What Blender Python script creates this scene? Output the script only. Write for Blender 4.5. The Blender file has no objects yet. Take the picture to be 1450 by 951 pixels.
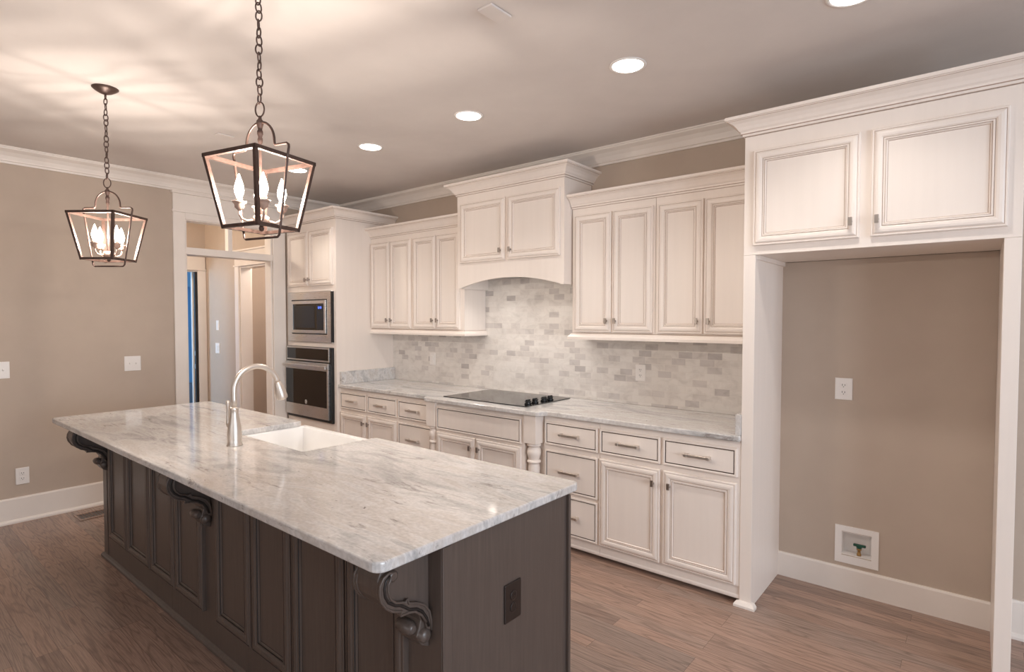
import bpy, math, random
from mathutils import Matrix, Vector
random.seed(7)
sc = bpy.context.scene
COL = sc.collection
PI = math.pi

# ------------------------------------------------------------------ camera
cam_d = bpy.data.cameras.new('camera')
cam = bpy.data.objects.new('camera', cam_d)
COL.objects.link(cam)
cam_d.sensor_fit = 'HORIZONTAL'
cam_d.sensor_width = 36.0
cam_d.lens = 797.65 / 1450 * 36.0
cam_d.clip_start = 0.05
RT = Vector((0.7710199, 0.6368108, 0.0005944))
UP = Vector((-0.0202587, 0.0235952, 0.9995163))
FW = Vector((-0.6364887, 0.7706590, -0.0310933))
M = Matrix.Identity(4)
for i in range(3):
    M[i][0] = RT[i]; M[i][1] = UP[i]; M[i][2] = -FW[i]
M[0][3], M[1][3], M[2][3] = 5.55609, -3.71237, 1.53707
cam.matrix_world = M
sc.camera = cam

# ------------------------------------------------------------------ world, exposure, large lights
sc.view_settings.view_transform = 'Standard'
sc.view_settings.look = 'None'
sc.view_settings.gamma = 1.0
sc.view_settings.use_curve_mapping = False
sc.view_settings.exposure = 0.08
BULB = 14.0           # glow of the candelabra bulbs
BULB_W = 7.2          # light of one candelabra bulb
CAN_W = 33.0          # recessed spot watts
LENS = 14.0
HOOD_W = 7.0
DAY_W = 36.0          # daylight through the windows behind the camera
BLUE_W = 70.0
w = bpy.data.worlds.new('world'); sc.world = w
w.use_nodes = True
w.node_tree.nodes['Background'].inputs[0].default_value = (0.62, 0.72, 0.9, 1)
w.node_tree.nodes['Background'].inputs[1].default_value = 0.35
try:
    sc.cycles.sample_clamp_indirect = 5.0
    sc.cycles.max_bounces = 10
    sc.cycles.diffuse_bounces = 6
except Exception:
    pass

def light(name, kind, loc, power, color, parent=None, rot=(0, 0, 0), **kw):
    d = bpy.data.lights.new(name, kind)
    d.energy = power; d.color = color
    for k, v in kw.items():
        setattr(d, k, v)
    o = bpy.data.objects.new(name, d)
    COL.objects.link(o)
    if parent is not None:
        o.parent = parent
        o.location = Vector(loc) - parent.location
    else:
        o.location = loc
    o.rotation_euler = rot
    return o

WARM = (1.0, 0.88, 0.78)
CANC = (1.0, 0.94, 0.885)
# daylight through the windows of the living area behind the camera and on the right
light('window_daylight', 'AREA', (5.0, -7.3, 1.5), DAY_W, (1.0, 0.96, 0.92), rot=(PI/2, 0, 0), shape='RECTANGLE', size=4.6, size_y=1.9)
light('side_window_daylight', 'AREA', (9.3, -3.2, 1.5), DAY_W * 4.2, (0.78, 0.88, 1.0), rot=(0, PI/2, 0), shape='RECTANGLE', size=1.9, size_y=2.6)
# daylight in the room beyond the hall, lamp in the hall and in the pantry
light('entry_daylight', 'AREA', (-3.45, -3.1, 1.6), BLUE_W, (0.45, 0.74, 1.0), rot=(PI/2, 0, 0), shape='RECTANGLE', size=0.8, size_y=1.8)
light('hall_lamp_light', 'POINT', (-0.9, -2.2, 2.58), 42.0, (1.0, 0.86, 0.70), shadow_soft_size=0.12)
light('pantry_lamp_light', 'POINT', (-0.6, -0.1, 2.4), 30.0, WARM, shadow_soft_size=0.12)

# ------------------------------------------------------------------ helpers
def lin(r, g, b):
    def f(c):
        c /= 255.0
        return c / 12.92 if c <= 0.04045 else ((c + 0.055) / 1.055) ** 2.4
    return (f(r), f(g), f(b), 1.0)

class Mat:
    def __init__(s, name, rgb, rough=0.5, metal=0.0, emit=None, es=0.0, spec=0.5):
        s.m = bpy.data.materials.new(name); s.m.use_nodes = True
        s.t = s.m.node_tree; s.n = s.t.nodes; s.l = s.t.links
        s.b = s.n['Principled BSDF']
        s.b.inputs['Base Color'].default_value = lin(*rgb)
        s.b.inputs['Roughness'].default_value = rough
        s.b.inputs['Metallic'].default_value = metal
        s.b.inputs['Specular IOR Level'].default_value = spec
        if emit:
            s.b.inputs['Emission Color'].default_value = lin(*emit)
            s.b.inputs['Emission Strength'].default_value = es
    def node(s, t, **kw):
        n = s.n.new(t)
        for k, v in kw.items():
            setattr(n, k, v)
        return n
    def link(s, a, b): s.l.new(a, b)
    def coord(s, scale=(1, 1, 1), rot=(0, 0, 0), kind='Object'):
        tc = s.node('ShaderNodeTexCoord'); mp = s.node('ShaderNodeMapping')
        mp.inputs['Scale'].default_value = scale
        mp.inputs['Rotation'].default_value = rot
        s.link(tc.outputs[kind], mp.inputs[0])
        return mp.outputs[0]
    def noise(s, vec, scale, detail=4, rough=0.55, dist=0.0):
        n = s.node('ShaderNodeTexNoise')
        n.inputs['Scale'].default_value = scale; n.inputs['Detail'].default_value = detail
        n.inputs['Roughness'].default_value = rough; n.inputs['Distortion'].default_value = dist
        s.link(vec, n.inputs['Vector'])
        return n.outputs[0]
    def ramp(s, fac, stops, interp='LINEAR'):
        r = s.node('ShaderNodeValToRGB'); e = r.color_ramp.elements
        r.color_ramp.interpolation = interp
        while len(e) < len(stops): e.new(0.5)
        for el, (p, c) in zip(e, stops):
            el.position = p; el.color = lin(*c) if len(c) == 3 else c
        s.link(fac, r.inputs[0])
        return r.outputs[0]
    def mix(s, fac, a, b, mode='MIX'):
        m = s.node('ShaderNodeMix', data_type='RGBA', blend_type=mode)
        if isinstance(fac, (int, float)): m.inputs[0].default_value = fac
        else: s.link(fac, m.inputs[0])
        for i, v in ((6, a), (7, b)):
            if isinstance(v, tuple): m.inputs[i].default_value = v
            else: s.link(v, m.inputs[i])
        return m.outputs[2]
    def base(s, c): s.link(c, s.b.inputs['Base Color'])
    def bump(s, h, strength=0.1, dist=0.01):
        b = s.node('ShaderNodeBump'); b.inputs['Strength'].default_value = strength
        b.inputs['Distance'].default_value = dist
        s.link(h, b.inputs['Height']); s.link(b.outputs[0], s.b.inputs['Normal'])

def painted(name, rgb, var, rough, scale=(1, 1, 1), ns=6.0):
    m = Mat(name, rgb, rough)
    n = m.noise(m.coord(scale), ns, 3)
    lo = tuple(max(0, c - var) for c in rgb); hi = tuple(min(255, c + var) for c in rgb)
    m.base(m.ramp(n, [(0.3, lo), (0.7, hi)]))
    return m

WALL = painted('taupe_wall_paint', (191, 175, 160), 2, 0.75)
CEIL = painted('ceiling_paint', (221, 214, 209), 2, 0.85)
TRIM = painted('white_trim_paint', (236, 228, 220), 2, 0.4)
CREAM = painted('cream_cabinet_paint', (240, 230, 221), 1.5, 0.38, (14, 14, 0.7), 2.0)
GLAZE = painted('brown_glaze', (176, 152, 136), 10, 0.5, (1, 1, 1), 30.0)
GLAZED = painted('dark_glaze_line', (88, 72, 64), 8, 0.5, (1, 1, 1), 30.0)
WHITE = painted('white_plastic', (240, 236, 232), 1, 0.35)
SLOT = Mat('dark_slot', (60, 56, 54), 0.6)
STEEL = Mat('brushed_steel', (208, 206, 204), 0.30, 1.0)
_n = STEEL.noise(STEEL.coord((2, 2, 160)), 6, 2)
STEEL.link(STEEL.ramp(_n, [(0.3, (130, 130, 130)), (0.7, (180, 180, 180))]), STEEL.b.inputs['Roughness'])
NICKEL = Mat('brushed_nickel', (222, 214, 206), 0.40, 1.0)
PEWTER = Mat('antique_pewter', (172, 163, 155), 0.42, 1.0)
BGLASS = Mat('black_oven_glass', (14, 15, 18), 0.04, 0.0, spec=0.6)
COOKG = Mat('black_cooktop_glass', (22, 22, 24), 0.05, 0.0, spec=0.8)
BLACKP = Mat('black_plastic', (20, 20, 21), 0.35)
PORC = painted('white_fireclay', (250, 249, 247), 1, 0.12)
BRONZE = painted('oil_rubbed_bronze', (82, 64, 57), 8, 0.38, (1, 1, 1), 40)
BRONZE.b.inputs['Metallic'].default_value = 0.35
BULBM = Mat('lit_bulb', (255, 240, 220), 0.3)
_tr = BULBM.node('ShaderNodeBsdfTransparent'); _em = BULBM.node('ShaderNodeEmission'); _ad = BULBM.node('ShaderNodeAddShader')
_em.inputs[0].default_value = lin(255, 240, 222); _em.inputs[1].default_value = BULB
BULBM.link(_tr.outputs[0], _ad.inputs[0]); BULBM.link(_em.outputs[0], _ad.inputs[1])
BULBM.link(_ad.outputs[0], BULBM.n['Material Output'].inputs[0])
LENSM = Mat('lit_lens', (255, 250, 245), 0.4, emit=(255, 244, 232), es=LENS)
LITBRONZE = painted('bulb_lit_bronze', (170, 146, 132), 10, 0.5, (1, 1, 1), 40)  # lighter bronze for hub, arms and cups, bulb light put into the colour
SLEEVE = Mat('ivory_candle_sleeve', (222, 206, 188), 0.5)
CHIP = Mat('blue_display', (30, 40, 90), 0.4, emit=(90, 120, 255), es=2.5)
GREEN = Mat('green_valve_handle', (18, 72, 56), 0.4)
BRASS = Mat('brass', (176, 140, 90), 0.35, 1.0)
DARKDOOR = painted('dark_door_paint', (28, 24, 26), 2, 0.5)
BROWNP = Mat('brown_plastic', (40, 31, 28), 0.35)
ENTRYW = painted('entry_wall_daylight_tint', (120, 168, 204), 2, 0.7)  # blue daylight tint painted into the colour of the entry walls

# island wood
WOOD = Mat('dark_stained_wood', (88, 77, 70), 0.34)
_v = WOOD.coord((30, 30, 1.6))
_a = WOOD.noise(_v, 3.0, 5, 0.6, 0.4)
_b = WOOD.noise(WOOD.coord((1, 1, 1)), 3.0, 2)
_c = WOOD.ramp(_a, [(0.25, (77, 67, 61)), (0.75, (104, 92, 85))])
WOOD.base(WOOD.mix(_b, _c, lin(88, 77, 71)))
WGLAZE = Mat('black_wood_glaze', (36, 29, 26), 0.5)

# granite / quartzite
def granite(name, rot):
    g = Mat(name, (214, 206, 198), 0.09)
    v = g.coord((1.0, 3.6, 2.0), rot)
    n1 = g.noise(v, 1.7, 9, 0.66, 0.9)
    base = g.ramp(n1, [(0.30, (164, 163, 163)), (0.41, (199, 198, 197)), (0.50, (226, 224, 222)), (0.58, (212, 207, 202)), (0.64, (221, 218, 216)), (0.75, (234, 233, 232))])
    v2 = g.coord((1.0, 5.5, 3.0), rot)
    n2 = g.noise(v2, 4.2, 10, 0.75, 1.0)
    veins = g.ramp(n2, [(0.36, (1, 1, 1, 1)), (0.43, (0, 0, 0, 1))])
    vm = g.ramp(g.noise(g.coord((1, 1, 1)), 3.1, 2), [(0.36, (0, 0, 0, 1)), (0.56, (0.95, 0.95, 0.95, 1))])
    c = g.mix(g.mix(1.0, veins, vm, 'MULTIPLY'), base, lin(150, 143, 139))
    n3 = g.noise(g.coord((1.0, 2.4, 1.5), rot), 26, 4, 0.6, 0.6)
    specks = g.ramp(n3, [(0.27, (1, 1, 1, 1)), (0.32, (0, 0, 0, 1))])
    nm = g.noise(g.coord((1, 1, 1)), 2.3, 3)
    sm = g.ramp(nm, [(0.45, (0, 0, 0, 1)), (0.6, (1, 1, 1, 1))])
    sp = g.mix(1.0, specks, sm, 'MULTIPLY')
    c = g.mix(sp, c, lin(92, 80, 76))
    n4 = g.noise(g.coord((1, 1.5, 1)), 60, 3)
    fine = g.ramp(n4, [(0.3, (226, 226, 226)), (0.7, (255, 255, 255))])
    g.base(g.mix(0.8, c, fine, 'MULTIPLY'))
    return g
GRAN = granite('pale_granite', (0, 0, 0.25))

# marble brick tile
TILE = Mat('marble_brick_tile', (222, 216, 208), 0.32)
_tc = TILE.node('ShaderNodeTexCoord'); _sx = TILE.node('ShaderNodeSeparateXYZ'); _cx = TILE.node('ShaderNodeCombineXYZ')
TILE.link(_tc.outputs['Object'], _sx.inputs[0]); TILE.link(_sx.outputs[0], _cx.inputs[0]); TILE.link(_sx.outputs[2], _cx.inputs[1])
_br = TILE.node('ShaderNodeTexBrick'); _br.offset = 0.5
TILE.link(_cx.outputs[0], _br.inputs['Vector'])
_br.inputs['Color1'].default_value = (0, 0, 0, 1); _br.inputs['Color2'].default_value = (1, 1, 1, 1)
_br.inputs['Mortar'].default_value = (0.5, 0.5, 0.5, 1)
_br.inputs['Scale'].default_value = 1.0; _br.inputs['Mortar Size'].default_value = 0.0016
_br.inputs['Mortar Smooth'].default_value = 0.1
_br.inputs['Brick Width'].default_value = 0.0995; _br.inputs['Row Height'].default_value = 0.0468
_tone = TILE.ramp(_br.outputs['Color'], [(0.0, (228, 223, 217)), (0.5, (234, 229, 223)), (0.72, (226, 220, 214)), (0.84, (215, 209, 204)), (0.93, (209, 203, 199)), (1.0, (192, 186, 183))])
_mn = TILE.noise(TILE.coord((1, 1, 1.6)), 9, 6, 0.6, 1.0)
_mv = TILE.ramp(_mn, [(0.3, (222, 220, 218)), (0.55, (255, 255, 255))])
_tm = TILE.mix(0.6, _tone, _mv, 'MULTIPLY')
TILE.base(TILE.mix(_br.outputs['Fac'], _tm, lin(226, 220, 213)))
_inv = TILE.node('ShaderNodeMath', operation='SUBTRACT'); _inv.inputs[0].default_value = 1.0
TILE.link(_br.outputs['Fac'], _inv.inputs[1]); TILE.bump(_inv.outputs[0], 0.25, 0.002)

# oak floor, boards along x
FLOOR = Mat('oak_plank_floor', (130, 104, 90), 0.27)
_tc = FLOOR.node('ShaderNodeTexCoord')
_br = FLOOR.node('ShaderNodeTexBrick'); _br.offset = 0.37; _br.offset_frequency = 3
FLOOR.link(_tc.outputs['Object'], _br.inputs['Vector'])
_br.inputs['Color1'].default_value = (0, 0, 0, 1); _br.inputs['Color2'].default_value = (1, 1, 1, 1)
_br.inputs['Mortar'].default_value = (0.4, 0.4, 0.4, 1)
_br.inputs['Scale'].default_value = 1.0; _br.inputs['Mortar Size'].default_value = 0.0007
_br.inputs['Brick Width'].default_value = 1.15; _br.inputs['Row Height'].default_value = 0.083
_sep = FLOOR.node('ShaderNodeSeparateXYZ'); FLOOR.link(_tc.outputs['Object'], _sep.inputs[0])
_off = FLOOR.node('ShaderNodeMath', operation='MULTIPLY'); FLOOR.link(_br.outputs['Color'], _off.inputs[0]); _off.inputs[1].default_value = 37.0
_cmb = FLOOR.node('ShaderNodeCombineXYZ')
_mx = FLOOR.node('ShaderNodeMath', operation='MULTIPLY'); FLOOR.link(_sep.outputs[0], _mx.inputs[0]); _mx.inputs[1].default_value = 0.75
_my = FLOOR.node('ShaderNodeMath', operation='MULTIPLY'); FLOOR.link(_sep.outputs[1], _my.inputs[0]); _my.inputs[1].default_value = 8.0
FLOOR.link(_mx.outputs[0], _cmb.inputs[0]); FLOOR.link(_my.outputs[0], _cmb.inputs[1]); FLOOR.link(_off.outputs[0], _cmb.inputs[2])
_gn = FLOOR.noise(_cmb.outputs[0], 1.3, 2, 0.5, 0.3)
_gm = FLOOR.node('ShaderNodeMath', operation='MULTIPLY'); FLOOR.link(_gn, _gm.inputs[0]); _gm.inputs[1].default_value = 12.0
_gf = FLOOR.node('ShaderNodeMath', operation='FRACT'); FLOOR.link(_gm.outputs[0], _gf.inputs[0])
_rings = FLOOR.ramp(_gf.outputs[0], [(0.0, (150, 150, 150)), (0.25, (255, 255, 255)), (0.8, (240, 240, 240)), (1.0, (150, 150, 150))])
_fine = FLOOR.noise(FLOOR.coord((4, 110, 1)), 2.0, 4, 0.65)
_fr = FLOOR.ramp(_fine, [(0.3, (196, 196, 196)), (0.65, (255, 255, 255))])
_pl = FLOOR.ramp(_br.outputs['Color'], [(0.0, (152, 128, 115)), (0.5, (184, 152, 134)), (1.0, (164, 142, 129))])
_c = FLOOR.mix(0.42, _pl, _rings, 'MULTIPLY')
_c = FLOOR.mix(0.8, _c, _fr, 'MULTIPLY')
FLOOR.base(FLOOR.mix(_br.outputs['Fac'], _c, lin(104, 86, 77)))
FLOOR.bump(_fine, 0.05, 0.002)


class MB:
    """collects shapes in world coordinates; build() links them as one mesh object"""
    def __init__(s):
        s.v = []; s.f = []; s.mi = []; s.sm = []
    def add(s, vs, fs, mi=0, sm=False):
        o = len(s.v)
        s.v += [tuple(v) for v in vs]
        for f in fs:
            s.f.append(tuple(i + o for i in f)); s.mi.append(mi); s.sm.append(sm)
        return s
    def box(s, x0, x1, y0, y1, z0, z1, mi=0):
        if x0 > x1: x0, x1 = x1, x0
        if y0 > y1: y0, y1 = y1, y0
        if z0 > z1: z0, z1 = z1, z0
        vs = [(x0, y0, z0), (x1, y0, z0), (x1, y1, z0), (x0, y1, z0), (x0, y0, z1), (x1, y0, z1), (x1, y1, z1), (x0, y1, z1)]
        return s.add(vs, [(3, 2, 1, 0), (4, 5, 6, 7), (0, 1, 5, 4), (1, 2, 6, 5), (2, 3, 7, 6), (3, 0, 4, 7)], mi)
    def prism(s, poly, axis, a0, a1, mi=0, smooth=False):
        """extrude a 2-D polygon along an axis: x -> (y,z), y -> (x,z), z -> (x,y)"""
        def P(p, a):
            return {'x': (a, p[0], p[1]), 'y': (p[0], a, p[1]), 'z': (p[0], p[1], a)}[axis]
        n = len(poly)
        vs = [P(p, a0) for p in poly] + [P(p, a1) for p in poly]
        ar = sum(poly[i][0] * poly[(i + 1) % n][1] - poly[(i + 1) % n][0] * poly[i][1] for i in range(n))
        fl = (ar > 0) != (axis == 'y')
        if a1 < a0: fl = not fl
        cap0 = list(range(n)); cap1 = list(range(n, 2 * n))
        sides = [(i, (i + 1) % n, n + (i + 1) % n, n + i) for i in range(n)]
        if fl:
            s.add(vs, [tuple(reversed(cap0)), tuple(cap1)], mi)
            o = len(s.v) - 2 * n
            for q in sides: s.f.append(tuple(i + o for i in q)); s.mi.append(mi); s.sm.append(smooth)
        else:
            s.add(vs, [tuple(cap0), tuple(reversed(cap1))], mi)
            o = len(s.v) - 2 * n
            for q in sides: s.f.append(tuple(i + o for i in reversed(q))); s.mi.append(mi); s.sm.append(smooth)
        return s
    def tube(s, pts, r, n=10, closed=False, mi=0, cap=True, flat=1.0):
        pts = [Vector(p) for p in pts]
        m = len(pts); rr = r if isinstance(r, (list, tuple)) else [r] * m
        T = []
        for i in range(m):
            if closed: t = pts[(i + 1) % m] - pts[i - 1]
            else: t = pts[min(i + 1, m - 1)] - pts[max(i - 1, 0)]
            T.append(t.normalized())
        ref = Vector((0, 0, 1)) if abs(T[0].z) < 0.9 else Vector((1, 0, 0))
        N = (ref - T[0] * ref.dot(T[0])).normalized()
        vs = []
        for i in range(m):
            N = (N - T[i] * N.dot(T[i])).normalized()
            B = T[i].cross(N)
            for k in range(n):
                a = 2 * PI * k / n
                vs.append(pts[i] + N * (rr[i] * math.cos(a)) + B * (rr[i] * flat * math.sin(a)))
        fs = []
        for i in range(m if closed else m - 1):
            j = (i + 1) % m
            for k in range(n):
                q = (k + 1) % n
                fs.append((i * n + k, i * n + q, j * n + q, j * n + k))
        s.add(vs, fs, mi, True)
        if cap and not closed:
            o = len(s.v) - len(vs)
            s.f.append(tuple(o + k for k in reversed(range(n)))); s.mi.append(mi); s.sm.append(False)
            s.f.append(tuple(o + (m - 1) * n + k for k in range(n))); s.mi.append(mi); s.sm.append(False)
        return s
    def lathe(s, prof, c, n=24, axis='z', mi=0, smooth=True):
        """prof: (radius, height) along axis from c"""
        vs = []
        for r, h in prof:
            for k in range(n):
                a = 2 * PI * k / n; u, v = r * math.cos(a), r * math.sin(a)
                p = {'z': (u, v, h), 'x': (h, u, v), 'y': (v, h, u)}[axis]
                vs.append((c[0] + p[0], c[1] + p[1], c[2] + p[2]))
        m = len(prof); fs = []
        for i in range(m - 1):
            for k in range(n):
                q = (k + 1) % n
                fs.append((i * n + k, i * n + q, (i + 1) * n + q, (i + 1) * n + k))
        s.add(vs, fs, mi, smooth)
        o = len(s.v) - len(vs)
        if prof[0][0] > 1e-5:
            s.f.append(tuple(o + k for k in reversed(range(n)))); s.mi.append(mi); s.sm.append(False)
        if prof[-1][0] > 1e-5:
            s.f.append(tuple(o + (m - 1) * n + k for k in range(n))); s.mi.append(mi); s.sm.append(False)
        return s
    def rings(s, x0, x1, z0, z1, y, prof):
        """nested rectangles on a face looking towards -y; prof: (inset, out, material index)"""
        R = []
        for d, o, mi in prof:
            R.append([(x0 + d, y - o, z0 + d), (x1 - d, y - o, z0 + d), (x1 - d, y - o, z1 - d), (x0 + d, y - o, z1 - d)])
        for i in range(len(R) - 1):
            s.add(R[i] + R[i + 1], [(k, (k + 1) % 4, 4 + (k + 1) % 4, 4 + k) for k in range(4)], prof[i + 1][2])
        s.add(R[-1], [(0, 1, 2, 3)], prof[-1][2])
        s.add(R[0], [(3, 2, 1, 0)], prof[0][2])
        return s
    def sweep(s, path, prof, side=1, mi=0, cap=True, smooth=False):
        """profile (out, z) along a level path of (x, y); side +1 offsets to the right of travel"""
        P = [Vector((p[0], p[1])) for p in path]; n = len(P)
        D = [(P[i + 1] - P[i]).normalized() for i in range(n - 1)]
        NN = [Vector((d.y, -d.x)) * side for d in D]
        vs = []
        for i in range(n):
            if i == 0: mdir = NN[0]
            elif i == n - 1: mdir = NN[-1]
            else:
                b = NN[i - 1] + NN[i]; mdir = b / (1 + NN[i - 1].dot(NN[i]))
            for o, z in prof:
                q = P[i] + mdir * o
                vs.append((q.x, q.y, z))
        m = len(prof); fs = []
        for i in range(n - 1):
            for k in range(m - 1):
                f = (i * m + k, (i + 1) * m + k, (i + 1) * m + k + 1, i * m + k + 1)
                fs.append(f if side > 0 else tuple(reversed(f)))
        s.add(vs, fs, mi, smooth)
        if cap:
            o = len(s.v) - len(vs)
            a = tuple(o + k for k in range(m)); b = tuple(o + (n - 1) * m + k for k in range(m))
            s.f += [a if side > 0 else tuple(reversed(a)), tuple(reversed(b)) if side > 0 else b]; s.mi += [mi, mi]; s.sm += [False, False]
        return s
    def build(s, name, mats, parent=None, bevel=0.0, seg=2, label=None):
        me = bpy.data.meshes.new(name)
        root = parent
        while root is not None and root.parent is not None: root = root.parent
        off = Vector(root.location) if root is not None else Vector((0, 0, 0))
        me.from_pydata([tuple(Vector(v) - off) for v in s.v], [], s.f)
        if not isinstance(mats, (list, tuple)): mats = [mats]
        for m in mats: me.materials.append(m.m)
        me.polygons.foreach_set('material_index', s.mi)
        me.polygons.foreach_set('use_smooth', s.sm)
        me.update()
        o = bpy.data.objects.new(name, me)
        COL.objects.link(o)
        if parent is not None: o.parent = parent
        if bevel:
            b = o.modifiers.new('edge', 'BEVEL'); b.width = bevel; b.segments = seg; b.limit_method = 'ANGLE'; b.angle_limit = 0.7
        if label: o['label'] = label
        return o

def tag(o, label, cat, group=None):
    o['label'] = label; o['category'] = cat
    if group: o['group'] = group
    return o
def thing(name, loc, label, cat, group=None):
    o = bpy.data.objects.new(name, None); COL.objects.link(o)
    o.location = loc; o.empty_display_size = 0.1
    return tag(o, label, cat, group)
def struct(mb, name, mats, bevel=0.0, parent=None):
    o = mb.build(name, mats, parent, bevel); o['kind'] = 'structure'
    return o
def copy_tree(src, loc=None, parent=None):
    c = src.copy(); COL.objects.link(c)
    if parent is not None: c.parent = parent
    if loc is not None: c.location = loc
    for ch in list(src.children): copy_tree(ch, None, c)
    return c

# ------------------------------------------------------------------ key measures
CZ = 2.79                      # ceiling
XT = 0.907                     # right side of the oven tower
YB, YT, YU, YH, YF = -0.636, -0.678, -0.277, -0.375, -0.640   # faces: base, tower, uppers, hood, refrigerator surround
XF0, XF1, XF2, XF3 = 4.600, 4.660, 5.634, 5.690               # refrigerator surround
YW = -0.10                     # wall behind the refrigerator bay
RX, RY = 9.2, -7.2             # far right and far front of the open plan room

# ------------------------------------------------------------------ the setting
struct(MB().box(-4.2, RX, RY, 1.4, -0.1, 0.0), 'floor', FLOOR)
struct(MB().box(-4.2, RX, RY, 1.4, CZ, CZ + 0.1), 'ceiling', CEIL)
struct(MB().box(0, RX, 0, 0.12, 0, CZ), 'wall_back', WALL)
struct(MB().box(XF1, 4.989, YW, -0.0005, 0, 1.866).box(5.135, XF2, YW, -0.0005, 0, 1.866).box(4.989, 5.135, YW, -0.0005, 0, 0.210).box(4.989, 5.135, YW, -0.0005, 0.339, 1.866), 'wall_bay', WALL)
struct(MB().box(XF3 + 0.001, RX, YW, -0.0005, 0, CZ), 'wall_back_right', WALL)
OY0, OY1, OZ = -1.646, -0.824, 2.445
struct(MB().box(-0.12, 0, RY, OY0, 0, CZ).box(-0.12, 0, OY0, OY1, OZ, CZ).box(-0.12, 0, OY1, 0.12, 0, CZ), 'wall_left', WALL)
# front wall with a wide window opening, right wall with one window
struct(MB().box(0, 2.6, RY - 0.12, RY, 0, CZ).box(7.4, RX, RY - 0.12, RY, 0, CZ).box(2.6, 7.4, RY - 0.12, RY, 0, 0.5).box(2.6, 7.4, RY - 0.12, RY, 2.5, CZ), 'wall_front', WALL)
struct(MB().box(RX, RX + 0.12, RY, -4.6, 0, CZ).box(RX, RX + 0.12, -1.8, 0.12, 0, CZ).box(RX, RX + 0.12, -4.6, -1.8, 0, 0.5).box(RX, RX + 0.12, -4.6, -1.8, 2.5, CZ), 'wall_right', WALL)
mb = MB()
for x in (2.6, 4.14, 5.68, 7.32): mb.box(x, x + 0.08, RY - 0.08, RY - 0.02, 0.5, 2.5)
mb.box(2.6, 7.4, RY - 0.08, RY - 0.02, 0.5, 0.58).box(2.6, 7.4, RY - 0.08, RY - 0.02, 2.42, 2.5)
struct(mb, 'window_1', TRIM)
mb = MB()
for y in (-4.6, -3.24, -1.88): mb.box(RX + 0.02, RX + 0.08, y, y + 0.08, 0.5, 2.5)
mb.box(RX + 0.02, RX + 0.08, -4.6, -1.8, 0.5, 0.58).box(RX + 0.02, RX + 0.08, -4.6, -1.8, 2.42, 2.5)
struct(mb, 'window_2', TRIM)
# the hall, the pantry beyond it and the entry room
HX, HY, HD = -1.8, -0.745, 2.12
struct(MB().box(HX - 0.12, HX, -3.4, -1.72, 0, CZ).box(HX - 0.12, HX, -1.72, -0.838, HD, CZ).box(HX - 0.12, HX, -0.838, HY + 0.12, 0, CZ), 'wall_hall_far', WALL)
struct(MB().box(HX, -0.89, HY, HY + 0.12, 0, CZ).box(-0.89, -0.16, HY, HY + 0.12, HD, CZ).box(-0.16, -0.12, HY, HY + 0.12, 0, CZ), 'wall_hall_right', WALL)
struct(MB().box(HX, -0.12, -3.4, -3.28, 0, CZ), 'wall_hall_left', WALL)
struct(MB().box(HX, -0.12, 1.0, 1.12, 0, CZ).box(HX - 0.12, HX, HY + 0.12, 1.12, 0, CZ), 'wall_pantry', WALL)
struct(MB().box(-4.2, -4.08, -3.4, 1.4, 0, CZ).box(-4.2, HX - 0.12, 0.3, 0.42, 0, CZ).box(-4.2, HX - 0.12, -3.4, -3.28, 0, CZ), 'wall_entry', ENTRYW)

# ceiling crown
CR = [(0.0, CZ - 0.112), (0.012, CZ - 0.112), (0.014, CZ - 0.098), (0.022, CZ - 0.094), (0.024, CZ - 0.084), (0.034, CZ - 0.06), (0.054, CZ - 0.036),
      (0.080, CZ - 0.022), (0.086, CZ - 0.018), (0.088, CZ - 0.010), (0.098, CZ - 0.010), (0.098, CZ)]
struct(MB().sweep([(0, RY), (0, 0)], CR, 1), 'trim_1', TRIM)
struct(MB().sweep([(0, 0), (XF3, 0)], CR, 1), 'trim_2', TRIM)
# baseboards with shoe
def bb_prof(h): return [(0.030, 0.0), (0.030, 0.012), (0.022, 0.024), (0.015, 0.028), (0.015, h - 0.012), (0.010, h), (0.0, h)]
struct(MB().sweep([(0, RY), (0, OY0 - 0.1)], bb_prof(0.19), 1), 'baseboard_left', TRIM)
struct(MB().sweep([(XF1, YW), (XF2, YW)], [(0.014, 0), (0.014, 0.132), (0.010, 0.142), (0.0, 0.142)], 1).sweep([(XF3, YW), (RX, YW)], bb_prof(0.185), 1), 'baseboard_back', TRIM)
struct(MB().sweep([(HX, -3.28), (HX, -1.82)], bb_prof(0.19), 1).sweep([(HX, HY), (-0.99, HY)], bb_prof(0.19), 1), 'baseboard_hall', TRIM)
# cased opening with transom in the left wall
mb = MB()
mb.box(0, 0.02, OY0 - 0.10, OY0, 0, 2.49).box(0, 0.02, OY1, OY1 + 0.13, 0, 2.49)          # side casings
mb.box(0, 0.028, OY0 - 0.108, OY1 + 0.14, 2.49, 2.508)                                    # fillet
mb.box(0, 0.022, OY0 - 0.10, OY1 + 0.13, 2.508, 2.655)                                    # head board
mb.box(0, 0.040, OY0 - 0.112, OY1 + 0.15, 2.655, 2.676)                                   # cap
mb.box(0, 0.02, OY0, OY1, OZ - 0.012, 2.49)
mb.box(-0.12, 0.0, OY0, OY0 + 0.018, 0, OZ).box(-0.12, 0.0, OY1 - 0.018, OY1, 0, OZ).box(-0.12, 0.0, OY0 + 0.018, OY1 - 0.018, OZ - 0.02, OZ)
mb.box(-0.12, 0.012, OY0, OY1, 2.118, 2.182)                                              # transom bar
mb.box(-0.09, -0.02, -1.252, -1.212, 2.182, OZ - 0.02)                                    # mullion
struct(mb, 'trim_3', TRIM, 0.003)
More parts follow.
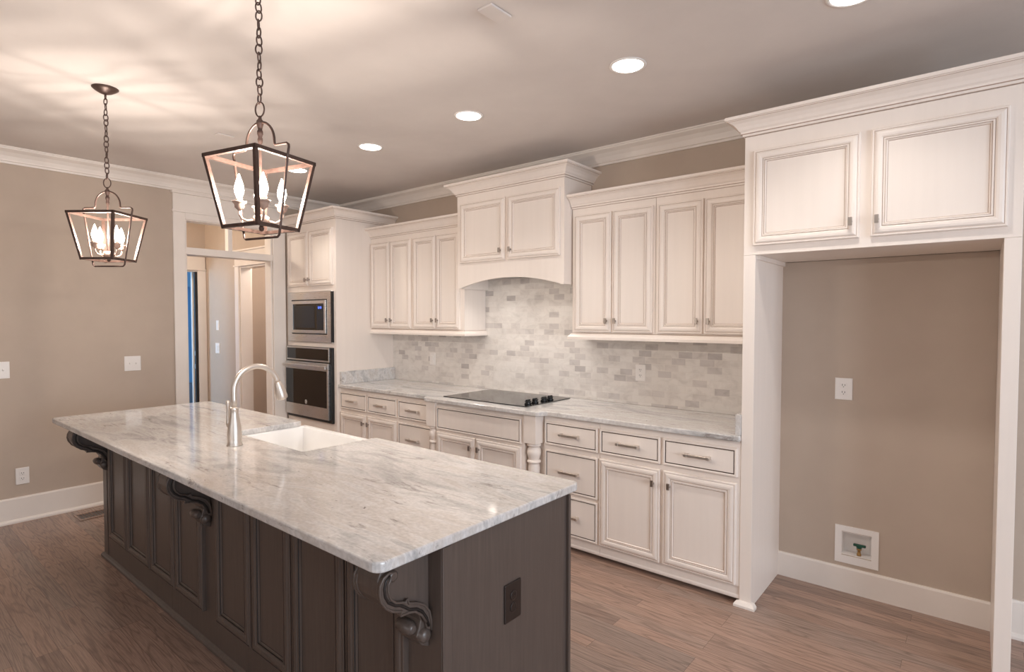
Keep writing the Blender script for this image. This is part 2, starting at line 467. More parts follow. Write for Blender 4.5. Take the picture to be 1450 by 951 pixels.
# doorway in the hall on the right
mb = MB()
mb.box(-0.98, -0.89, HY - 0.02, HY, 0, HD).box(-0.16, -0.125, HY - 0.02, HY, 0, HD)
mb.box(-1.0, -0.125, HY - 0.026, HY, HD, HD + 0.018).box(-0.98, -0.125, HY - 0.02, HY, HD + 0.018, HD + 0.165).box(-1.0, -0.125, HY - 0.036, HY, HD + 0.165, HD + 0.185)
mb.box(-0.89, -0.872, HY, HY + 0.12, 0, HD).box(-0.178, -0.16, HY, HY + 0.12, 0, HD).box(-0.872, -0.178, HY, HY + 0.12, HD - 0.018, HD)
mb.box(-0.98, -0.89, HY + 0.12, HY + 0.14, 0, HD)
struct(mb, 'trim_4', TRIM, 0.003)
# doorway at the far end of the hall
mb = MB()
mb.box(HX, HX + 0.02, -0.842, -0.748, 0, HD).box(HX, HX + 0.02, -1.82, -1.72, 0, HD)
mb.box(HX, HX + 0.03, -1.84, -0.748, HD, HD + 0.018).box(HX, HX + 0.022, -1.82, -0.755, HD + 0.018, HD + 0.165).box(HX, HX + 0.036, -1.84, -0.748, HD + 0.165, HD + 0.185)
mb.box(HX - 0.12, HX, -1.72, -1.702, 0, HD).box(HX - 0.12, HX, -1.702, -0.838, HD - 0.018, HD)
mb.box(HX - 0.16, HX - 0.121, -0.858, -0.80, 0, HD).box(HX - 0.20, HX - 0.125, -1.78, -1.69, 0, HD)
struct(mb, 'trim_5', TRIM, 0.003)
# dark weather-stripped jamb with strike plates, porch wall beyond with the blue of daylight in its colour
d1 = struct(MB().box(HX - 0.04, HX - 0.001, -0.872, -0.8385, 0.0, HD - 0.019), 'door_1', DARKDOOR, 0.002)
for z in (0.95, 1.11):
    MB().box(HX - 0.036, HX - 0.010, -0.876, -0.872, z - 0.03, z + 0.03).build('strike_plate', PEWTER, d1, 0.001)
struct(MB().box(-4.08, -3.98, -3.28, 0.3, 0, 0.52), 'wall_porch_low', painted('porch_floor_grey', (120, 132, 146), 3, 0.7))
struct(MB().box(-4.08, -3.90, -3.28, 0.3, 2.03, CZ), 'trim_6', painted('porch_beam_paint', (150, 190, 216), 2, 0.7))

# ------------------------------------------------------------------ cabinet fronts
def door_prof(t=0.020):
    return [(0.0, 0.0, 0), (0.0, t - 0.003, 0), (0.003, t, 0), (0.009, t, 0), (0.0105, t - 0.002, 1), (0.012, t - 0.001, 0),
            (0.018, t + 0.003, 0), (0.028, t + 0.0045, 0), (0.038, t + 0.003, 0), (0.044, t - 0.002, 0), (0.0455, t - 0.004, 1), (0.047, t + 0.001, 0), (0.053, t + 0.001, 0),
            (0.0545, t - 0.003, 1), (0.057, t - 0.002, 0), (0.061, t - 0.008, 0), (0.063, t - 0.009, 1), (0.064, t - 0.009, 0)]
def drawer_prof(t=0.018):
    return [(0.0, 0.0, 0), (0.0, t - 0.003, 0), (0.003, t, 0), (0.011, t, 0), (0.013, t - 0.003, 0), (0.015, t - 0.006, 2), (0.0185, t - 0.006, 2), (0.0195, t - 0.003, 0)]
PAINTS = [CREAM, GLAZE, GLAZED]
EDGE = 0.0015
def door(parent, x0, x1, z0, z1, y, name='door', mats=PAINTS):
    return MB().rings(x0, x1, z0, z1, y, door_prof()).build(name, mats, parent)
def drawer(parent, x0, x1, z0, z1, y, pull=True, name='drawer'):
    d = MB().rings(x0, x1, z0, z1, y, drawer_prof()).build(name, PAINTS, parent)
    if pull:
        bar_pull(d, (x0 + x1) / 2, y - 0.015, (z0 + z1) / 2 + 0.004)
    return d
def knob(parent, x, y, z):
    """square tapered pewter knob on a round stem"""
    m = MB().lathe([(0.009, 0.0), (0.009, -0.003), (0.0055, -0.006), (0.0055, -0.016), (0.008, -0.019)], (x, y, z), 12, 'y')
    m.box(x - 0.0085, x + 0.0085, y - 0.028, y - 0.019, z - 0.019, z + 0.019)
    return m.build('knob', PEWTER, parent, 0.002)
def bar_pull(parent, x, y, z, w=0.150):
    m = MB().box(x - w / 2, x + w / 2, y - 0.036, y - 0.024, z - 0.008, z + 0.008)
    for sx in (-1, 1):
        m.box(x + sx * (w / 2 - 0.012) - 0.008, x + sx * (w / 2 - 0.012) + 0.008, y - 0.038, y, z - 0.0095, z + 0.0095)
    return m.build('handle', NICKEL, parent, 0.002)

# crown of the cabinets: drop 0.093, reach 0.08
def cab_crown(zt, k=1.0):
    b = zt - 0.093
    return [(0.0, b), (0.009, b), (0.011, b + 0.010), (0.017, b + 0.012), (0.018, b + 0.022), (0.026, b + 0.030), (0.034, b + 0.044), (0.048, b + 0.060),
            (0.064, b + 0.069), (0.070, b + 0.071), (0.071, b + 0.076), (0.080, b + 0.078), (0.080, zt), (0.0, zt)]
def crown_lines(mb, path, zt):
    """thin brown glaze lines in the two quirks of the crown"""
    b = zt - 0.093
    mb.sweep(path, [(0.0105, b + 0.0100), (0.0180, b + 0.0110), (0.0180, b + 0.0124), (0.0105, b + 0.0124)], 1, 1)
    mb.sweep(path, [(0.0695, b + 0.0710), (0.0716, b + 0.0715), (0.0716, b + 0.0728), (0.0695, b + 0.0728)], 1, 1)
    mb.sweep(path, [(-0.001, b - 0.002), (0.0015, b - 0.002), (0.0015, b + 0.0005), (-0.001, b + 0.0005)], 1, 1)
    return mb
def crown_mb(path, zt):
    return crown_lines(MB().sweep(path, cab_crown(zt), 1), path, zt)

# ------------------------------------------------------------------ oven tower
tower = thing('oven_cabinet', (0.45, -0.34, 0), 'tall cream cabinet tower holding the microwave and wall oven', 'cabinet')
MB().box(0.02, XT, YT, -0.002, 0.0, 2.474).build('cabinet_box', CREAM, tower, EDGE)
d = door(tower, 0.062, 0.448, 1.856, 2.394, YT); knob(d, 0.425, YT - 0.02, 1.918)
d = door(tower, 0.464, 0.868, 1.856, 2.394, YT); knob(d, 0.489, YT - 0.02, 1.918)
tag(crown_mb([(0.02, YT), (XT, YT), (XT, -0.001)], 2.570).build('crown_moulding', PAINTS), 'cream crown moulding on top of the oven tower', 'moulding', 'mouldings of the wall cabinets')

mw = thing('microwave_oven', (0.468, YT, 1.3), 'stainless built-in microwave with trim kit above the wall oven', 'microwave')
MB().rings(0.068, 0.866, 1.302, 1.800, YT - 0.0005, [(0, 0, 0), (0, 0.018, 0), (0.004, 0.022, 0), (0.078, 0.022, 0), (0.080, 0.012, 1), (0.088, 0.012, 1), (0.089, 0.026, 0)]).build('trim_frame', [STEEL, BLACKP], mw)
MB().rings(0.158, 0.776, 1.392, 1.710, YT - 0.026, [(0, 0, 0), (0, 0.006, 0), (0.002, 0.008, 0), (0.030, 0.008, 0), (0.031, 0.005, 1)]).build('door', [STEEL, BGLASS], mw)
MB().rings(0.205, 0.585, 1.445, 1.660, YT - 0.031, [(0, 0, 0), (0, 0.001, 0), (0.004, 0.0012, 0)]).build('window', BLACKP, mw)
MB().box(0.625, 0.733, YT - 0.0332, YT - 0.031, 1.430, 1.672).build('control_panel', BLACKP, mw)
dm = MB()
xx = 0.652
for seg in ('abcdef', 'abged', ':', 'abcdfg', 'bcfg'):
    if seg == ':':
        dm.box(xx, xx + 0.003, YT - 0.0342, YT - 0.0331, 1.634, 1.637).box(xx, xx + 0.003, YT - 0.0342, YT - 0.0331, 1.642, 1.645); xx += 0.007; continue
    L, Hh, t = 0.009, 0.011, 0.0022
    z0 = 1.629
    S = {'a': (0, L, 2 * Hh - t, 2 * Hh), 'g': (0, L, Hh - t / 2, Hh + t / 2), 'd': (0, L, 0, t), 'f': (0, t, Hh, 2 * Hh), 'b': (L - t, L, Hh, 2 * Hh), 'e': (0, t, 0, Hh), 'c': (L - t, L, 0, Hh)}
    for ch in seg:
        a = S[ch]; dm.box(xx + a[0], xx + a[1], YT - 0.0342, YT - 0.0331, z0 + a[2], z0 + a[3])
    xx += 0.0135
dm.build('display_digits', CHIP, mw)
MB().box(0.852, 0.870, YT - 0.024, YT - 0.0005, 1.31, 1.792).build('side_strip', BLACKP, mw)

ov = thing('wall_oven', (0.46, YT, 0.54), 'stainless built-in wall oven with black glass door below the microwave', 'oven')
MB().box(0.052, 0.868, YT - 0.022, YT - 0.0005, 0.536, 1.258).build('chassis', BLACKP, ov, 0.002)
MB().rings(0.056, 0.832, 1.118, 1.254, YT - 0.022, [(0, 0, 0), (0, 0.010, 0), (0.002, 0.012, 0), (0.014, 0.012, 0), (0.015, 0.010, 1)]).build('control_panel', [STEEL, BGLASS], ov)
od = MB().rings(0.056, 0.832, 0.566, 1.104, YT - 0.022, [(0, 0, 0), (0, 0.020, 0), (0.003, 0.024, 0)]).build('door', STEEL, ov)
MB().box(0.066, 0.806, YT - 0.0475, YT - 0.046, 0.680, 1.032).build('glass', BGLASS, od)
hm = MB().box(0.060, 0.828, YT - 0.080, YT - 0.060, 1.050, 1.084)
for hx in (0.085, 0.785): hm.box(hx, hx + 0.025, YT - 0.062, YT - 0.046, 1.054, 1.080)
hm.build('handle', STEEL, od, 0.006, 3)
lm = MB().lathe([(0.0, -0.001), (0.022, -0.001), (0.022, 0.0)], (0.44, YT - 0.0475, 0.712), 24, 'y')
lm.tube([(0.44 + 0.019 * math.cos(a * PI / 12), YT - 0.0487, 0.712 + 0.019 * math.sin(a * PI / 12)) for a in range(24)], 0.0016, 6, True, 1)
def script_stroke(pts): lm.tube([(0.44 + u, YT - 0.0489, 0.712 + v) for u, v in pts], 0.0013, 5, False, 1)
script_stroke([(-0.001, 0.007), (-0.006, 0.010), (-0.011, 0.006), (-0.012, 0.0), (-0.009, -0.006), (-0.003, -0.006), (-0.001, 0.0), (-0.005, 0.0)])
script_stroke([(0.010, 0.008), (0.005, 0.009), (0.003, 0.005), (0.007, 0.002), (0.003, -0.001), (0.003, -0.006), (0.008, -0.007), (0.012, -0.003)])
lm.build('logo', [WHITE, BLACKP], od)
MB().box(0.842, 0.866, YT - 0.026, YT - 0.021, 0.545, 1.25).build('side_strip', BLACKP, ov)

# ------------------------------------------------------------------ base cabinets
def base_box(parent, x0, x1, yf=YB):
    MB().box(x0, x1, yf, -0.01, 0.098, 0.883).box(x0, x1, yf + 0.07, -0.01, 0.0, 0.098).build('cabinet_box', CREAM, parent, EDGE)
    toe_board(parent, x0, x1, yf)
def toe_board(parent, x0, x1, yf):
    m = MB().prism([(yf + 0.006, 0.0975), (yf + 0.006, 0.052), (yf + 0.002, 0.046), (yf + 0.001, 0.038), (yf + 0.004, 0.030), (yf + 0.022, 0.030), (yf + 0.022, 0.0975)], 'x', x0, x1)
    m.build('toe_board', CREAM, parent)
ZD0, ZD1, ZR0, ZR1 = 0.107, 0.656, 0.690, 0.846
c1 = thing('base_cabinet', (1.33, -0.32, 0), 'cream base cabinet of two drawers over two doors next to the oven tower', 'cabinet', 'base cabinets along the back wall')
base_box(c1, XT, 1.755)
drawer(c1, 0.918, 1.322, ZR0, ZR1, YB); drawer(c1, 1.340, 1.748, ZR0, ZR1, YB)
d = door(c1, 0.918, 1.312, ZD0, ZD1, YB); knob(d, 1.290, YB - 0.02, 0.586)
d = door(c1, 1.342, 1.748, ZD0, ZD1, YB); knob(d, 1.366, YB - 0.02, 0.586)
c2 = thing('base_cabinet', (1.97, -0.32, 0), 'narrow cream drawer stack on the oven side of the cooktop', 'cabinet', 'base cabinets along the back wall')
base_box(c2, 1.757, 2.195)
drawer(c2, 1.767, 2.185, ZR0, ZR1, YB); drawer(c2, 1.767, 2.185, 0.388, ZD1, YB); drawer(c2, 1.767, 2.185, ZD0, 0.368, YB)
c4 = thing('base_cabinet', (3.52, -0.32, 0), 'cream stack of three drawers just right of the cooktop post', 'cabinet', 'base cabinets along the back wall')
base_box(c4, 3.302, 3.734)
drawer(c4, 3.316, 3.726, ZR0, ZR1, YB); drawer(c4, 3.316, 3.726, 0.390, ZD1, YB); drawer(c4, 3.316, 3.726, ZD0, 0.370, YB)
c5 = thing('base_cabinet', (4.17, -0.32, 0), 'cream base cabinet of two drawers over two doors beside the refrigerator bay panel', 'cabinet', 'base cabinets along the back wall')
base_box(c5, 3.736, XF0 - 0.001)
drawer(c5, 3.742, 4.146, ZR0, ZR1, YB); drawer(c5, 4.164, 4.583, ZR0, ZR1, YB)
d = door(c5, 3.742, 4.146, ZD0, ZD1, YB); knob(d, 4.108, YB - 0.02, 0.574)
d = door(c5, 4.168, 4.580, ZD0, ZD1, YB); knob(d, 4.208, YB - 0.02, 0.574)
# cooktop cabinet standing forward between two turned posts
YC = -0.700
c3 = thing('cooktop_cabinet', (2.75, -0.35, 0), 'cream cabinet standing forward under the cooktop between two turned posts', 'cabinet', 'base cabinets along the back wall')
MB().box(2.197, 3.300, -0.62, -0.01, 0.0, 0.883).box(2.302, 3.182, YC, -0.62, 0.098, 0.883).box(2.302, 3.182, YC + 0.07, -0.62, 0.0, 0.098).build('cabinet_box', CREAM, c3, EDGE)
toe_board(c3, 2.305, 3.180, YC)
drawer(c3, 2.314, 3.160, 0.676, 0.852, YC, pull=False, name='false_drawer')
d = door(c3, 2.318, 2.722, ZD0, 0.655, YC); knob(d, 2.690, YC - 0.02, 0.582)
d = door(c3, 2.740, 3.156, ZD0, 0.655, YC); knob(d, 2.772, YC - 0.02, 0.582)
for px in (2.200, 3.186):
    cx, cy, h = px + 0.052, -0.668, 0.052
    m = MB().box(px, px + 0.104, cy - h, cy + h - 0.005, 0.690, 0.883)
    m.lathe([(0.030, 0.16), (0.044, 0.165), (0.044, 0.185), (0.034, 0.20), (0.026, 0.24), (0.036, 0.42), (0.040, 0.52), (0.036, 0.545), (0.034, 0.552), (0.045, 0.556), (0.048, 0.564), (0.045, 0.572),
             (0.036, 0.576), (0.040, 0.590), (0.047, 0.612), (0.049, 0.630), (0.044, 0.650), (0.036, 0.662), (0.036, 0.666), (0.047, 0.670), (0.050, 0.678), (0.047, 0.686), (0.04, 0.692)], (cx, cy, 0), 28)
    m.box(px, px + 0.104, cy - h, cy + h - 0.005, 0.0, 0.16)
    m.build('post', CREAM, c3, 0.003)

# countertop along the wall
ct = thing('countertop', (2.75, -0.33, 0.884), 'pale veined granite worktop along the back wall, bumped out at the cooktop', 'countertop')
poly = [(XT + 0.001, -0.0105), (XT + 0.001, -0.668), (2.155, -0.668), (2.170, -0.690), (2.185, -0.728), (2.205, -0.738), (3.300, -0.738), (3.318, -0.728), (3.332, -0.690), (3.350, -0.668), (XF0 - 0.001, -0.668), (XF0 - 0.001, -0.0105)]
MB().prism(poly, 'z', 0.8835, 0.915).build('slab', GRAN, ct, 0.006, 3)
MB().box(XT + 0.001, XT + 0.031, -0.648, -0.0105, 0.9152, 1.034).build('side_splash', GRAN, ct, 0.003)
MB().box(XF0 - 0.030, XF0 - 0.001, -0.648, -0.0105, 0.9152, 1.027).build('side_splash', GRAN, ct, 0.003)

# tile backsplash
tag(MB().box(XT + 0.001, XF0 - 0.001, -0.010, -0.0005, 0.9155, 1.94).build('backsplash', TILE), 'white and grey marble brick tile backsplash behind the worktop', 'backsplash')

# cooktop
ck = thing('cooktop', (2.72, -0.33, 0.915), 'black glass electric cooktop set in the worktop under the hood', 'cooktop')
MB().box(2.295, 3.130, -0.622, -0.062, 0.9152, 0.9215).build('glass', COOKG, ck, 0.002)
for kx, ky in ((3.082, -0.535), (3.078, -0.448), (3.080, -0.340), (3.080, -0.262)):
    m = MB().lathe([(0.026, 0.0), (0.026, 0.010), (0.020, 0.012), (0.020, 0.020), (0.026, 0.022), (0.025, 0.026)], (kx, ky, 0.9217), 20)
    m.box(kx - 0.006, kx + 0.006, ky - 0.022, ky + 0.022, 0.940, 0.957)
    m.build('knob', BLACKP, ck, 0.001)

# ------------------------------------------------------------------ wall cabinets
LR = [(0.0, 1.432), (0.010, 1.428), (0.013, 1.420), (0.020, 1.414), (0.026, 1.405), (0.026, 1.388), (0.0, 1.388)]
def upper(x0, x1, doors, label, right_end=False):
    u = thing('wall_cabinet', ((x0 + x1) / 2, YU / 2, 1.42), label, 'cabinet', 'wall cabinets above the worktop')
    MB().box(x0, x1, YU, -0.012, 1.424, 2.325).build('cabinet_box', CREAM, u, EDGE)
    for (a, b, kx) in doors:
        d = door(u, a, b, 1.443, 2.272, YU); knob(d, kx, YU - 0.02, 1.520)
    return u
upper(XT + 0.001, 1.532, [(0.915, 1.210, 1.182), (1.216, 1.520, 1.244)], 'cream two-door wall cabinet beside the oven tower')
upper(1.534, 2.198, [(1.548, 1.852, 1.822), (1.858, 2.148, 1.886)], 'cream two-door wall cabinet on the oven side of the range hood')
upper(3.287, 3.932, [(3.312, 3.612, 3.582), (3.622, 3.918, 3.650)], 'cream two-door wall cabinet just right of the range hood')
upper(3.934, XF0 - 0.001, [(3.954, 4.250, 4.220), (4.262, 4.560, 4.292)], 'cream two-door wall cabinet against the deep cabinet over the refrigerator bay')
tag(crown_mb([(XT + 0.001, YU), (2.201, YU)], 2.415).build('crown_moulding', PAINTS), 'cream crown moulding on top of the cabinets between oven tower and hood', 'moulding', 'mouldings of the wall cabinets')
tag(crown_mb([(3.285, YU), (XF0 - 0.001, YU)], 2.415).build('crown_moulding', PAINTS), 'cream crown moulding on top of the cabinets between hood and the refrigerator bay', 'moulding', 'mouldings of the wall cabinets')
def rail(path): return MB().sweep(path, LR, 1).sweep(path, [(-0.001, 1.4315), (0.002, 1.4315), (0.002, 1.4345), (-0.001, 1.4345)], 1, 1)
tag(rail([(XT + 0.001, YU), (2.198, YU), (2.198, -0.012)]).build('light_rail', PAINTS), 'cream light rail under the wall cabinets next to the oven tower', 'moulding', 'mouldings of the wall cabinets')
tag(rail([(3.287, -0.012), (3.287, YU), (XF0 - 0.001, YU)]).build('light_rail', PAINTS), 'cream light rail under the wall cabinets next to the refrigerator bay', 'moulding', 'mouldings of the wall cabinets')

# range hood
HX0, HX1 = 2.212, 3.280
hd = thing('range_hood', (2.745, -0.19, 1.78), 'cream wooden range hood cabinet with arched front over the cooktop', 'range hood')
m = MB().box(HX0, HX1, YH + 0.02, -0.012, 1.90, 2.556)
m.box(HX0, HX0 + 0.02, YH + 0.02, -0.012, 1.784, 1.90).box(HX1 - 0.02, HX1, YH + 0.02, -0.012, 1.784, 1.90)
m.build('cabinet_box', CREAM, hd)
arch = [(HX0, 1.784), (HX0 + 0.035, 1.784)]
for k in range(25):
    t = k / 24; x = HX0 + 0.035 + t * (HX1 - HX0 - 0.07)
    u = 2 * t - 1
    arch.append((x, 1.788 + 0.068 * (1 - abs(u) ** 2.0)))
arch += [(HX1 - 0.035, 1.784), (HX1, 1.784), (HX1, 2.556), (HX0, 2.556)]
MB().prism(arch, 'y', YH, YH + 0.02).build('arched_front', CREAM, hd)
d = door(hd, 2.256, 2.738, 1.990, 2.471, YH); knob(d, 2.700, YH - 0.02, 2.064)
d = door(hd, 2.762, 3.250, 1.990, 2.471, YH); knob(d, 2.800, YH - 0.02, 2.064)
crown_mb([(HX0, -0.0), (HX0, YH), (HX1, YH), (HX1, -0.0)], 2.636).build('crown', PAINTS, hd)
MB().box(HX0 + 0.02, HX1 - 0.02, YH + 0.02, -0.014, 1.876, 1.9).build('liner', STEEL, hd)
for lx in (2.52, 2.97):
    MB().lathe([(0.032, 0.0), (0.032, 0.008), (0.02, 0.010)], (lx, -0.30, 1.8665), 16).build('lamp', LENSM, hd)
    light('hood_light', 'SPOT', (lx, -0.30, 1.862), HOOD_W, CANC, hd, spot_size=2.3, spot_blend=0.8, shadow_soft_size=0.03)

# ------------------------------------------------------------------ refrigerator surround
fl = thing('end_panel', (XF0 + 0.03, YF / 2, 0), 'tall cream end panel between the worktop and the empty refrigerator bay', 'cabinet panel')
MB().box(XF0, XF1, YF, -0.012, 0.0, 1.8675).build('side_panel', CREAM, fl, EDGE)
MB().box(XF1, XF1 + 0.014, YF + 0.03, YW - 0.002, 1.845, 1.8675).build('cleat', CREAM, fl)
MB().sweep([(XF0, YF + 0.004), (XF0, YF), (XF1, YF), (XF1, YF + 0.02)], [(0, 0.0), (0.024, 0.0), (0.024, 0.012), (0.014, 0.026), (0, 0.030)], 1).build('shoe', TRIM, fl)
tag(MB().box(XF2, XF3, YF, YW - 0.002, 0.0, 1.8675).build('end_panel', CREAM, None, EDGE), 'tall cream end panel closing the right side of the refrigerator bay', 'cabinet panel')
fr = thing('wall_cabinet', ((XF0 + XF3) / 2, YF / 2, 1.87), 'deep cream two-door cabinet above the empty refrigerator bay', 'cabinet')
MB().box(XF0, XF3, YF, YW - 0.002, 1.868, 2.482).build('cabinet_box', CREAM, fr, EDGE)
d = door(fr, 4.650, 5.123, 1.914, 2.400, YF); knob(d, 5.090, YF - 0.02, 1.990)
d = door(fr, 5.168, 5.643, 1.914, 2.400, YF); knob(d, 5.194, YF - 0.02, 1.990)
tag(crown_mb([(XF0, -0.001), (XF0, YF), (XF3, YF), (XF3, YW)], 2.578).build('crown_moulding', PAINTS), 'large cream crown moulding on top of the cabinet over the refrigerator bay', 'moulding', 'mouldings of the wall cabinets')

# ------------------------------------------------------------------ plates on the walls
def plate_y(name, x, z, y, label, cat, kind, w=0.078, h=0.118, group=None):
    t = thing(name, (x, y, z), label, cat, group)
    MB().rings(x - w / 2, x + w / 2, z - h / 2, z + h / 2, y - 0.0003, [(0, 0, 0), (0, 0.003, 0), (0.003, 0.006, 0)]).build('cover_plate', WHITE, t)
    if kind == 'outlet':
        for dz in (-0.020, 0.020):
            s = MB().rings(x - 0.017, x + 0.017, z + dz - 0.0145, z + dz + 0.0145, y - 0.006, [(0, 0, 0), (0, 0.0012, 0), (0.001, 0.002, 0)]).build('socket', WHITE, t)
            MB().box(x - 0.0075, x - 0.0050, y - 0.0088, y - 0.0078, z + dz - 0.002, z + dz + 0.008).box(x + 0.0050, x + 0.0075, y - 0.0088, y - 0.0078, z + dz - 0.002, z + dz + 0.007).box(x - 0.002, x + 0.002, y - 0.0088, y - 0.0078, z + dz - 0.010, z + dz - 0.006).build('slots', SLOT, s)
    else:
        MB().rings(x - 0.0165, x + 0.0165, z - 0.033, z + 0.033, y - 0.006, [(0, 0, 0), (0, 0.002, 0), (0.002, 0.004, 0)]).build('rocker', WHITE, t)
    return t
plate_y('power_outlet', 3.698, 1.148, -0.010, 'white double power outlet on the tile right of the cooktop', 'outlet', 'outlet')
plate_y('wall_switch', 1.504, 1.148, -0.010, 'white switch plate on the tile left of the cooktop', 'switch', 'rocker')
plate_y('power_outlet', 4.986, 1.144, YW, 'white double power outlet on the wall of the refrigerator bay', 'outlet', 'outlet', 0.086, 0.122)
plate_y('wall_switch', -1.475, 1.453, HY, 'small white switch plate on the hall wall, the upper of two', 'switch', 'rocker', 0.07, 0.118)
plate_y('wall_switch', -1.485, 1.178, HY, 'white switch plate on the hall wall, the lower of two', 'switch', 'rocker', 0.11, 0.125)
def plate_x(name, y, z, label, cat, kind, w, h):
    t = thing(name, (0, y, z), label, cat)
    MB().box(0.0003, 0.006, y - w / 2, y + w / 2, z - h / 2, z + h / 2).build('cover_plate', WHITE, t, 0.003)
    if kind == 'outlet':
        for dz in (-0.020, 0.020):
            s = MB().box(0.006, 0.008, y - 0.017, y + 0.017, z + dz - 0.0145, z + dz + 0.0145).build('socket', WHITE, t, 0.001)
            MB().box(0.0078, 0.0088, y - 0.0075, y - 0.005, z + dz - 0.002, z + dz + 0.008).box(0.0078, 0.0088, y + 0.005, y + 0.0075, z + dz - 0.002, z + dz + 0.007).box(0.0078, 0.0088, y - 0.002, y + 0.002, z + dz - 0.010, z + dz - 0.006).build('slots', SLOT, s)
    else:
        for dy in (-0.023, 0.023):
            MB().prism([(0.006, z - 0.008), (0.017, z + 0.004), (0.015, z + 0.011), (0.006, z + 0.008)], 'y', y + dy - 0.004, y + dy + 0.004).build('toggle', WHITE, t, 0.001)
    return t
plate_x('wall_switch', -2.074, 1.152, 'white double toggle switch plate on the left wall nearest the cased opening', 'switch', 'toggle', 0.122, 0.125)
plate_x('wall_switch', -2.928, 1.152, 'white double toggle switch plate cut off by the left edge of the photo', 'switch', 'toggle', 0.122, 0.125)
plate_x('power_outlet', -2.810, 0.345, 'white double power outlet low on the left wall above the baseboard', 'outlet', 'outlet', 0.080, 0.125)

# refrigerator water box
wb = thing('water_supply_box', (5.062, YW, 0.27), 'white recessed water supply box with green valve low in the refrigerator bay', 'valve box')
m = MB().box(4.957, 5.167, YW - 0.006, YW - 0.0003, 0.164, 0.206).box(4.957, 5.167, YW - 0.006, YW - 0.0003, 0.343, 0.374)
m.box(4.957, 4.990, YW - 0.006, YW - 0.0003, 0.206, 0.343).box(5.134, 5.167, YW - 0.006, YW - 0.0003, 0.206, 0.343).build('face_frame', WHITE, wb)
X0, X1, Z0, Z1, yb = 4.9895, 5.1345, 0.2105, 0.3385, YW + 0.072
t = MB().box(X0, X1, yb - 0.004, yb, Z0, Z1).box(X0, X0 + 0.003, YW, yb - 0.004, Z0, Z1).box(X1 - 0.003, X1, YW, yb - 0.004, Z0, Z1)
t.box(X0 + 0.003, X1 - 0.003, YW, yb - 0.004, Z0, Z0 + 0.003).box(X0 + 0.003, X1 - 0.003, YW, yb - 0.004, Z1 - 0.003, Z1)
t.build('tub', WHITE, wb)
vv = MB().lathe([(0.011, 0.0), (0.011, 0.012), (0.008, 0.014), (0.008, 0.030), (0.012, 0.032), (0.012, 0.040), (0.006, 0.044)], (5.072, YW + 0.020, 0.2137), 14).build('valve', BRASS, wb)
MB().box(5.044, 5.104, YW + 0.012, YW + 0.028, 0.264, 0.277).lathe([(0.012, 0), (0.015, 0.013)], (5.072, YW + 0.020, 0.253), 12).build('valve_handle', GREEN, vv, 0.003)

# ------------------------------------------------------------------ island
IX0, IX1, IY0, IY1 = 1.225, 4.386, -2.613, -1.964
ic = thing('kitchen_island', (2.8, -2.29, 0), 'long dark brown wooden kitchen island base with panelled seating side', 'kitchen island')
WM = [WOOD, WGLAZE, WGLAZE]
m = MB().box(IX0, 2.36, IY0, IY1, 0.0, 0.884).box(3.20, IX1, IY0, IY1, 0.0, 0.884).box(2.36, 3.20, IY0, -2.40, 0.0, 0.884).box(2.36, 3.20, -2.40, IY1, 0.0, 0.60)
m.build('cabinet_box', WOOD, ic, EDGE)
MB().box(IX1, IX1 + 0.006, IY0 + 0.001, IY0 + 0.035, 0.0, 0.88).build('end_trim', WOOD, ic, 0.002)
MB().box(IX1, IX1 + 0.012, IY1 - 0.012, IY1 + 0.002, 0.0, 0.88).build('end_trim', WOOD, ic, 0.002)
MB().sweep([(IX0, IY1), (IX0, IY0), (IX1 + 0.0, IY0)], [(0, 0.0), (0.016, 0.0), (0.016, 0.012), (0.010, 0.022), (0, 0.028)], 1).build('shoe_moulding', WOOD, ic)
for a, b in ((1.402, 1.734), (1.742, 2.102), (2.112, 2.446), (2.456, 2.784), (2.924, 3.258), (3.268, 3.578), (3.588, 3.926), (3.936, 4.240)):
    MB().rings(a, b, 0.162, 0.866, IY0, door_prof()).build('panel_door', WM, ic)
MB().box(1.300, 1.312, IY0 - 0.003, IY0, 0.03, 0.884).build('stile_bead', WOOD, ic, 0.001)

# corbels
OUT = [(-2.613, 0.884), (-2.740, 0.884), (-2.765, 0.876), (-2.785, 0.856), (-2.795, 0.832), (-2.798, 0.806), (-2.792, 0.782), (-2.778, 0.759), (-2.757, 0.741), (-2.735, 0.732), (-2.729, 0.717), (-2.705, 0.717), (-2.679, 0.712), (-2.655, 0.693), (-2.645, 0.664), (-2.652, 0.640), (-2.660, 0.622), (-2.652, 0.604), (-2.640, 0.588), (-2.613, 0.574)]
S_OUT = [(-2.744, 0.846), (-2.768, 0.850), (-2.787, 0.842), (-2.797, 0.825), (-2.800, 0.804), (-2.795, 0.781), (-2.780, 0.757), (-2.758, 0.739), (-2.726, 0.728), (-2.731, 0.716), (-2.705, 0.715), (-2.679, 0.709), (-2.654, 0.690), (-2.636, 0.662), (-2.630, 0.636)]
S_IN = [(-2.614, 0.628), (-2.614, 0.657), (-2.620, 0.686), (-2.637, 0.712), (-2.664, 0.729), (-2.698, 0.741), (-2.702, 0.755), (-2.710, 0.747), (-2.744, 0.759), (-2.760, 0.775), (-2.769, 0.798), (-2.768, 0.820), (-2.760, 0.832), (-2.748, 0.828)]
